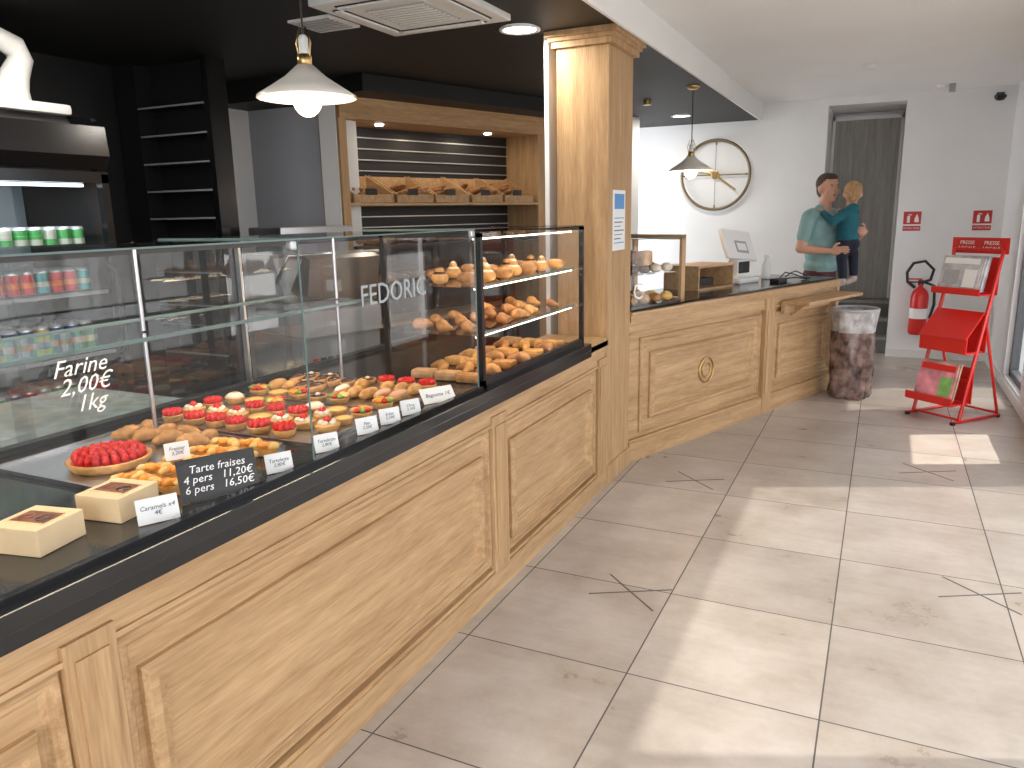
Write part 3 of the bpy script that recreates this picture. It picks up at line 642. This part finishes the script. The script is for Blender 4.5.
b.raw(vs,lo,PLB,True); b.raw(vs,hi,PLC,True); b.raw(vs[:seg_],[list(range(seg_))],PLB)
b.tube([(cxx+.172*cos(t),cyy+.172*sin(t),.715) for t in th],.012,mat('bin_rim_grey',(.45,.45,.46),.4),seg=8,closed=True)
b.lathe([(0,.60),(.15,.60)],(cxx,cyy,0),PLB)
b.done('waste_bag_bin',recalc=False)

# ------------------------------------------------------------ ceiling fittings
b=B(); x0,x1,yy0,yy1=-2.28,-1.64,2.82,3.48; z=2.409
b.bb(x0,x1,yy0,yy1,z-.03,z,WPL,bev=.008); b.bb(x0+.17,x1-.17,yy0+.17,yy1-.17,z-.036,z-.03,mat('filter_grey',(.45,.45,.46),.6))
for k in range(9): yy=yy0+.18+.035*k; b.bb(x0+.18,x1-.18,yy,yy+.012,z-.040,z-.036,WPL)
for (a,c,e1,f) in ((x0+.1,x1-.1,yy0+.05,yy0+.10),(x0+.1,x1-.1,yy1-.10,yy1-.05),(x0+.05,x0+.10,yy0+.1,yy1-.1),(x1-.10,x1-.05,yy0+.1,yy1-.1)): b.bb(a,c,e1,f,z-.034,z-.029,BLACKM); b.bb(a+.008,c-.008,e1+.008,f-.008,z-.042,z-.034,WPL)
b.done('ceiling_air_conditioner')
b=B(); b.bb(-2.60,-2.36,3.06,3.30,z-.012,z,WPL,bev=.003)
for k in range(6): b.bb(-2.58,-2.38,3.08+.034*k,3.095+.034*k,z-.016,z-.012,GPL)
b.done('ceiling_vent')
def downlight(x,y,r=.09,zc=2.409,name='ceiling_downlight'):
    b=B(); b.lathe([(r,0),(r*1.15,-.004),(r*1.15,-.012),(r,-.014),(r*.9,-.006)],(x,y,zc),WPL); b.lathe([(0,-.008),(r*.92,-.008)],(x,y,zc),LEDW); b.done(name)
    l=bpy.data.lights.new('downlight','AREA'); l.shape='DISK'; l.size=r*1.8; l.energy=10; l.color=(1,.93,.82); o=bpy.data.objects.new('downlight_lamp',l); S.collection.objects.link(o); o.location=(x,y,zc-.02)
downlight(-1.72,3.75); downlight(-1.87,7.8,.085); downlight(-2.9,2.0); downlight(-2.9,.4); downlight(-1.75,.6); downlight(-2.6,6.3,.085)
b=B(); b.cyl((-1.87,6.6,2.409),(-1.87,6.6,2.37),.035,BRASS); b.done('ceiling_spotlight')
SHADE=mat('lamp_shade_enamel',(.80,.76,.70),.35)
def pendant(x,y,zb,R=.165):
    b=B(); zt=zb+.105
    b.lathe([(R,zb),(R*.99,zb+.008),(R*.72,zb+.036),(R*.42,zb+.068),(.028,zt),(.022,zt),(R*.41,zb+.062),(R*.70,zb+.030),(R*.97,zb+.0)],(x,y,0),SHADE,seg=40)
    b.lathe([(0,zt-.01),(.024,zt-.01),(.024,zt+.03),(.016,zt+.036)],(x,y,0),BRASS,seg=20); b.lathe([(.016,zt+.036),(.016,zt+.085),(.010,zt+.095),(0,zt+.095)],(x,y,0),WPL,seg=20)
    b.tube([(x-.02,y,zt+.02),(x-.03,y,zt+.07),(x-.012,y,zt+.12),(x+.012,y,zt+.12),(x+.03,y,zt+.07),(x+.02,y,zt+.02)],.003,BRASS,seg=6)
    b.tube([(x,y,zt+.09),(x,y,2.38)],.0035,BLACKM,seg=6); b.lathe([(0,2.385),(.03,2.385),(.05,2.40),(.05,2.409)],(x,y,0),BRASS)
    b.cyl((x,y,zt-.01),(x,y,zt-.05),.018,BRASS)
    b.ell((x,y,zb-.008),(.048,.048,.052),BULB)
    b.done('pendant_lamp')
    l=bpy.data.lights.new('pendant_bulb','POINT'); l.energy=8; l.color=(1,.70,.45); l.shadow_soft_size=.05; o=bpy.data.objects.new('pendant_light',l); S.collection.objects.link(o); o.location=(x,y,zb-.075)
pendant(-1.80,2.19,1.90); pendant(-1.37,6.07,1.80)

b=B(); XLINE=mat('floor_cross_dark',(.12,.10,.09),.6)  # thin dark crossing lines laid on the floor
for x,y,s in ((-.82,2.78,.17),(-.87,4.2,.17),(.33,4.85,.17),(.45,3.3,.17)):
    for a in (.5,-.75):
        M=Matrix.Translation((x,y,.0006))@Matrix.Rotation(a,4,'Z'); b.box((0,0,0),(2*s,.007,.001),XLINE,M)
b.done('floor_cross_marks')

# ------------------------------------------------------------ people
class Body:
    def __init__(s): s.p=[]
    def cap(s,a,c,r0,r1,m): s.p.append(('c',np.array(a,float),np.array(c,float),r0,r1,m))
    def ell(s,c,r,m): s.p.append(('e',np.array(c,float),np.array(r,float),0,0,m))
    def build(s,vox,extra,name,M):
        b=B()
        for t,a,c,r0,r1,m in s.p:
            if t=='e': b.ell(a,c,m,None,20,14)
            else:
                n=6; L=[a+(c-a)*k/n for k in range(n+1)]; b.tube([tuple(q) for q in L],[r0+(r1-r0)*k/n for k in range(n+1)],m,seg=14); b.ell(a,(r0,)*3,m,None,14,10); b.ell(c,(r1,)*3,m,None,14,10)
        o=b.done(name+'_raw'); md=o.modifiers.new('r','REMESH'); md.mode='VOXEL'; md.voxel_size=vox
        sm=o.modifiers.new('s','SMOOTH'); sm.factor=.5; sm.iterations=4
        dg=bpy.context.evaluated_depsgraph_get(); me=bpy.data.meshes.new_from_object(o.evaluated_get(dg)); bpy.data.objects.remove(o)
        P=np.array([list(p.center) for p in me.polygons]); best=np.full(len(P),1e9); idx=np.zeros(len(P),int)
        mats=[]
        for t,a,c,r0,r1,m in s.p:
            if m not in mats: mats.append(m)
            if t=='e': q=np.linalg.norm((P-a)/c,axis=1); dd=(q-1)*c.min()
            else:
                ab=c-a; tt=np.clip((P-a)@ab/(ab@ab+1e-12),0,1); dd=np.linalg.norm(P-(a+tt[:,None]*ab),axis=1)-(r0+(r1-r0)*tt)
            k=dd<best; best[k]=dd[k]; idx[k]=mats.index(m)
        out=B()
        for m in mats: out.mi(m)
        out.v=[v.co.copy() for v in me.vertices]; out.f=[list(p.vertices) for p in me.polygons]; out.m=[int(i) for i in idx]; out.sm=[True]*len(out.f)
        extra(out); bpy.data.meshes.remove(me)
        return out.done(name,M,recalc=False)
def head(bd,c,s,skin,hair,f=(1,0)):
    fx,fy=f; c=np.array(c)
    def P(u,l,z): return c+np.array((u*fx-l*fy,u*fy+l*fx,z))*s
    bd.ell(P(-.005,0,.02),(.086*s,.078*s,.098*s),skin); bd.ell(P(.022,0,-.042),(.060*s,.057*s,.070*s),skin)
    bd.cap(P(.078,0,.005),P(.098,0,-.024),.009*s,.013*s,skin); bd.ell(P(.062,0,-.092),(.024*s,.026*s,.02*s),skin)
    bd.ell(P(.068,0,.030),(.018*s,.045*s,.010*s),skin); bd.ell(P(.080,0,-.056),(.008*s,.020*s,.008*s),LIP)
    for q in (-1,1): bd.ell(P(-.005,.080*q,-.010),(.017*s,.010*s,.030*s),skin); bd.ell(P(.055,.045*q,-.025),(.022*s,.02*s,.025*s),skin)
    bd.ell(P(-.022,0,.042),(.088*s,.082*s,.088*s),hair); bd.ell(P(-.045,0,-.01),(.060*s,.074*s,.075*s),hair); bd.ell(P(.018,0,.092),(.062*s,.060*s,.032*s),hair)
    return P
def face(o,P,s,br):
    for q in (-1,1):
        o.ell(tuple(P(.070,.031*q,.006)),(.011*s,.011*s,.006*s),EYE,None,10,8); o.ell(tuple(P(.0785,.031*q,.006)),(.0045*s,)*3,PUP,None,8,6); o.ell(tuple(P(.080,.032*q,.026)),(.006*s,.016*s,.0035*s),br,None,8,6)
def hand(o,w,dirv,side,skin,s=1,curl=1):
    w=Vector(w); d_=Vector(dirv).normalized(); sd=Vector(side); sd=(sd-d_*sd.dot(d_)).normalized(); n_=d_.cross(sd).normalized()*curl
    o.ell(tuple(w+d_*.042*s),(.052*s,.042*s,.020*s),skin,None,14,10,frameM((0,0,0),d_,sd,n_))
    for k,l in enumerate((.060,.074,.080,.070)):
        a=w+d_*.075*s+sd*(-.030+.020*k)*s; p1=a+d_*l*.5*s; p2=p1+(d_*.7+n_*.7).normalized()*l*.38*s; p3=p2+(d_*.15+n_).normalized()*l*.3*s
        o.tube([a,p1,p2,p3],[.0095*s,.009*s,.0085*s,.006*s],skin,seg=8)
    a=w+d_*.02*s+sd*.032*s; p1=a+(d_*.55+sd*.8).normalized()*.035*s; p2=p1+(d_*.9+sd*.25+n_*.3).normalized()*.03*s
    o.tube([a,p1,p2],[.014*s,.011*s,.008*s],skin,seg=8)
m_=Body()
m_.ell((-.015,0,1.33),(.135,.200,.17),SHIRT); m_.ell((.015,0,1.13),(.150,.182,.20),SHIRT); m_.ell((.01,0,.985),(.145,.182,.085),SHIRT)
m_.cap((-.015,-.155,1.435),(-.015,.155,1.435),.074,.074,SHIRT); m_.cap((-.01,-.06,1.49),(-.01,.06,1.49),.045,.045,SHIRT); m_.cap((0,0,1.47),(.02,0,1.58),.062,.056,SKIN)
m_.ell((0,0,.90),(.135,.172,.11),TROUS)
for q in (-1,1):
    m_.cap((0,.09*q,.88),(.02,.10*q,.50),.096,.064,TROUS); m_.cap((.02,.10*q,.50),(-.01,.11*q,.10),.062,.05,TROUS)
    m_.cap((-.03,.11*q,.04),(.14,.13*q,.035),.042,.034,SHOE)
sR=np.array((-.015,-.210,1.425)); eR=np.array((-.04,-.285,1.15)); wR=np.array((.21,-.20,1.13))
sL=np.array((0,.205,1.425)); eL=np.array((.14,.29,1.20)); wL=np.array((.325,.15,1.29))
for s_,e_,w_ in ((sR,eR,wR),(sL,eL,wL)):
    m_.cap(s_,s_+(e_-s_)*.62,.070,.063,SHIRT); m_.cap(s_+(e_-s_)*.5,e_,.048,.045,SKIN); m_.cap(e_,w_,.046,.028,SKIN)
Pm=head(m_,(.03,.0,1.675),1.08,SKIN,HAIR,(cos(-.35),sin(-.35)))
def exm(o):
    face(o,Pm,1.08,HAIR); hand(o,wR,(.9,.30,.06),(0,.2,1),SKIN,1.0,-1); hand(o,wL,(.12,-1,.05),(0,0,1),SKIN,1.0,1)
Mman=Matrix.Translation((-.52,7.72,0))@Matrix.Rotation(radians(-25),4,'Z')
m_.build(.010,exm,'man',Mman)
t_=Body()
cx=.245
t_.ell((cx,0,1.36),(.090,.105,.15),HOOD); t_.ell((cx,0,1.25),(.095,.105,.09),HOOD); t_.cap((cx,-.065,1.455),(cx,.065,1.455),.048,.048,HOOD); t_.ell((cx+.03,0,1.50),(.055,.07,.035),HOOD)
t_.cap((cx,0,1.49),(cx+.01,.0,1.55),.036,.036,SKIN)
t_.ell((cx+.01,0,1.185),(.095,.105,.085),NAVY)
for q in (-1,1):
    k1=(cx+.05,-.17,1.06) if q<0 else (cx-.02,.165,1.09)
    t_.cap((cx,.055*q,1.18),k1,.062,.048,NAVY); k2=(k1[0]+.015,k1[1]+.01,.90); t_.cap(k1,k2,.046,.036,NAVY); t_.cap((k2[0],k2[1],.885),(k2[0]+.005,k2[1]-.01,.865),.034,.034,SHOEL); t_.cap((k2[0],k2[1],.86),(k2[0]-.03,k2[1]-.065,.835),.032,.026,SHOEL)
    t_.cap((cx,.10*q,1.455),(cx-.05,.17*q,1.38),.042,.037,HOOD); t_.cap((cx-.05,.17*q,1.38),(cx-.16,.15*q,1.46),.036,.028,HOOD)
Pt=head(t_,(cx+.02,.0,1.62),.88,SKIN,BLOND,(cos(2.2),sin(2.2)))
def ext(o):
    face(o,Pt,.88,BLOND)
    for q in (-1,1): hand(o,(cx-.16,.15*q,1.46),(-.9,-.35*q,.25),(0,.3*q,1),SKIN,.55)
t_.build(.008,ext,'toddler',Mman)

# ------------------------------------------------------------ lights
sun=bpy.data.lights.new('sun','SUN'); sun.energy=6; sun.angle=.015; sun.color=(1,.95,.87); so=bpy.data.objects.new('sun',sun); S.collection.objects.link(so)
so.rotation_euler=Vector((-.72,-.30,-1)).to_track_quat('-Z','Y').to_euler()
W=bpy.data.worlds.new('sky'); S.world=W; W.use_nodes=True; bg=W.node_tree.nodes['Background']; bg.inputs[0].default_value=(.90,.94,1,1); bg.inputs[1].default_value=7.8
for y in (.4,1.3,2.0):
    l=bpy.data.lights.new('case_led','AREA'); l.shape='RECTANGLE'; l.size=.02; l.size_y=.85; l.energy=2; l.color=(1,.84,.62); o=bpy.data.objects.new('case_led_lamp',l); S.collection.objects.link(o); o.location=(-1.79,y,1.43)
for z in (1.41,1.23,1.05):
    l=bpy.data.lights.new('shelf_led','AREA'); l.shape='RECTANGLE'; l.size=.02; l.size_y=.9; l.energy=.8; l.color=(1,.72,.42); o=bpy.data.objects.new('shelf_led_lamp',l); S.collection.objects.link(o); o.location=(-1.40,3.0,z); o.rotation_euler=(0,.5,0)
l=bpy.data.lights.new('fridge_led','AREA'); l.shape='RECTANGLE'; l.size=.03; l.size_y=.8; l.energy=3; l.color=(.8,.9,1); o=bpy.data.objects.new('fridge_lamp',l); S.collection.objects.link(o); o.location=(-3.38,2.03,1.66); o.rotation_euler=(0,.25,0)
for s_ in (.45,1.0,1.55):
    p=MB@Vector((-.12,s_,2.14)); l=bpy.data.lights.new('bread_spot','AREA'); l.shape='DISK'; l.size=.06; l.energy=1.5; l.color=(1,.82,.6); o=bpy.data.objects.new('bread_spot_lamp',l); S.collection.objects.link(o); o.location=p

# ------------------------------------------------------------ camera
f,pt,ya,ro,H=768.79,.2179,.4478,-.0193,1.506
F=Vector((-sin(ya)*cos(pt),cos(ya)*cos(pt),-sin(pt))); R=Vector((cos(ya),sin(ya),0)); U=R.cross(F)
R2=R*cos(ro)+U*sin(ro); U2=-R*sin(ro)+U*cos(ro)
cd=bpy.data.cameras.new('camera'); cd.sensor_width=36; cd.lens=f/1024*36; cd.clip_start=.05; co=bpy.data.objects.new('camera',cd); S.collection.objects.link(co)
co.matrix_world=Matrix(((R2.x,U2.x,-F.x,0),(R2.y,U2.y,-F.y,0),(R2.z,U2.z,-F.z,H),(0,0,0,1)))
S.camera=co
